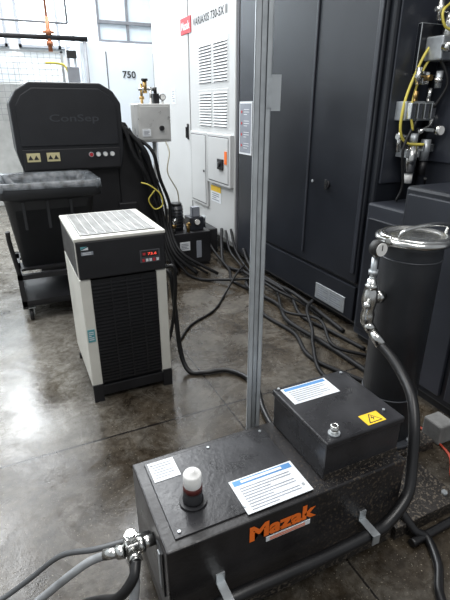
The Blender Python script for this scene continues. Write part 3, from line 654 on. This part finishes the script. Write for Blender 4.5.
# ------------------------------------------------------------------ floor hoses
G = "hoses along the machine base"
r = .016
runs = [
 (.016,[(2.10,5.15,.28),(2.12,4.85,.10),(2.10,4.4,r),(1.98,4.05,r),(2.04,3.6,r),(1.86,3.2,r),(1.90,2.75,r),(1.80,2.35,r),(1.98,1.85,r)]),
 (.019,[(2.33,5.1,.3),(2.24,4.9,.15),(2.12,4.55,.02),(2.18,4.1,.05),(2.00,3.75,.05),(2.08,3.3,.02),(1.94,2.9,.05),(2.02,2.4,.02),(2.04,1.7,.02)]),
 (.013,[(2.34,5.0,.3),(2.28,4.75,.12),(2.24,4.4,.055),(2.12,4.0,.09),(2.20,3.55,.05),(2.02,3.1,.05),(2.14,2.75,.09),(2.02,2.4,.05),(2.2,2.2,r)]),
 (.016,[(2.34,4.85,.35),(2.29,4.6,.15),(2.27,4.2,r),(2.20,3.85,.09),(2.26,3.4,.055),(2.14,3.0,.02),(2.20,2.6,r),(2.24,2.3,r)]),
 (.014,[(1.6,4.70,.2),(1.60,4.5,.05),(1.68,4.25,r),(1.90,4.05,.04),(2.10,3.75,.11),(2.16,3.45,.09),(2.26,3.2,.05),(2.28,2.9,r)]),
 (.018,[(2.33,4.5,.2),(2.28,4.2,.08),(2.30,3.7,.05),(2.24,3.3,.11),(2.28,2.9,.05),(2.28,2.6,.02)]),
 (.014,[(2.28,3.05,.12),(2.12,2.90,.12),(1.98,2.62,.09),(1.88,2.46,.05),(1.74,2.15,r),(1.80,1.78,r)]),
]
for rad,q in runs: hose(q, rad, M_rub2, "black rubber hose snaking over the floor by the machine", G)
hose([(.826,2.75,.72),(.87,2.72,.68),(.885,2.70,.45),(.89,2.64,.15),(.92,2.56,.022),(1.02,2.50,.020),(1.155,2.47,.020),(1.24,2.34,.020),(1.24,2.16,.020),(1.17,1.96,.020),(1.15,1.75,.020),(1.3,1.6,.02),(1.42,1.62,.02)],.016,M_rub,"black hose from chiller side running across the floor")
hose([(.815,2.62,.78),(.86,2.60,.76),(.865,2.64,.5),(.85,2.75,.2),(.86,2.95,.03),(.95,3.3,.015),(1.2,3.9,.015),(1.33,4.3,.015)],.012,M_rub,"thin black hose behind chiller port")
hose([(1.0,3.0,.012),(1.2,3.25,.012),(1.5,3.45,.012),(1.75,3.75,.02),(2.0,4.0,.11),(2.25,4.3,.08)],.010,M_rub2,"thin black cable crossing to floor hoses",name="cable",cat="cable")

# ------------------------------------------------------------------ metal chips
def chips(n, xr, yr, z, s, nm, lab):
    b = MB(); i = b.mi(M_chip)
    for _ in range(n):
        x = random.uniform(*xr); y = random.uniform(*yr); zz = z
        a = random.uniform(0,6.28); l = random.uniform(.3,1)*s; w = l*.45
        c, d = math.cos(a), math.sin(a)
        P = [(x+c*l,y+d*l,zz+.0005),(x-d*w,y+c*w,zz+.001),(x-c*l,y-d*l,zz+.0008),(x,y,zz+.002)]
        v = [b.bm.verts.new(p) for p in P]
        for q in ((0,1,3),(1,2,3),(2,0,3),(0,2,1)): f = b.bm.faces.new([v[k] for k in q]); f.material_index = i
    b.done(nm, None, lab, "metal chips", kind="stuff")
chips(220,(.80,1.215),(.96,.995),.4505,.0018,"metal_chips","tiny metal chips scattered along the tank edge")
chips(200,(1.24,1.61),(.96,1.25),.0755,.0025,"metal_chips","tiny metal chips scattered on the steel skid")
chips(420,(-.5,.22),(.9,1.9),.0005,.004,"metal_chips","pale metal chips scattered on oily floor")
chips(260,(.3,1.7),(1.5,3.0),.0005,.004,"metal_chips","sparse metal chips on floor behind the tank")

# ------------------------------------------------------------------ ceiling lamps and added front fill
def lamp(x,y,z,sx,sy,e,col=(1,.98,.95)):
    l = bpy.data.lights.new("ceiling_or_fill_light",'AREA'); l.shape='RECTANGLE'; l.size=sx; l.size_y=sy; l.energy=e; l.color=col
    o = bpy.data.objects.new("ceiling_or_fill_light", l); COL.objects.link(o); o.location=(x,y,z)
for x in (-.5,2.2): lamp(x,11,5.8,1.6,3.0,400,(.93,.97,1))
for x in (-1.5,1.5): lamp(x,7.2,5.8,1.6,3.0,260,(.95,.98,1))
lamp(-2,3.5,5.2,1.6,3.0,165,(.97,.98,1)); lamp(1.2,3.0,5.4,1.2,2.4,80); lamp(.6,-.8,5.0,1.4,2.2,120)  # near lamps include front fill, added to brighten the tank top
w = bpy.data.worlds.new("World"); scene.world = w; w.use_nodes = True
bg = w.node_tree.nodes["Background"]; bg.inputs[0].default_value = (.90,.95,1,1); bg.inputs[1].default_value = .40

# ------------------------------------------------------------------ camera
cam = bpy.data.cameras.new("Camera"); co = bpy.data.objects.new("Camera", cam); COL.objects.link(co)
co.location = (0,0,1.70); co.rotation_euler = (math.radians(90-22.9),0,math.radians(-25))
cam.sensor_fit = 'VERTICAL'; cam.sensor_height = 36; cam.lens = 455/600*36; cam.clip_start = .02
scene.camera = co
scene.view_settings.view_transform = 'Standard'
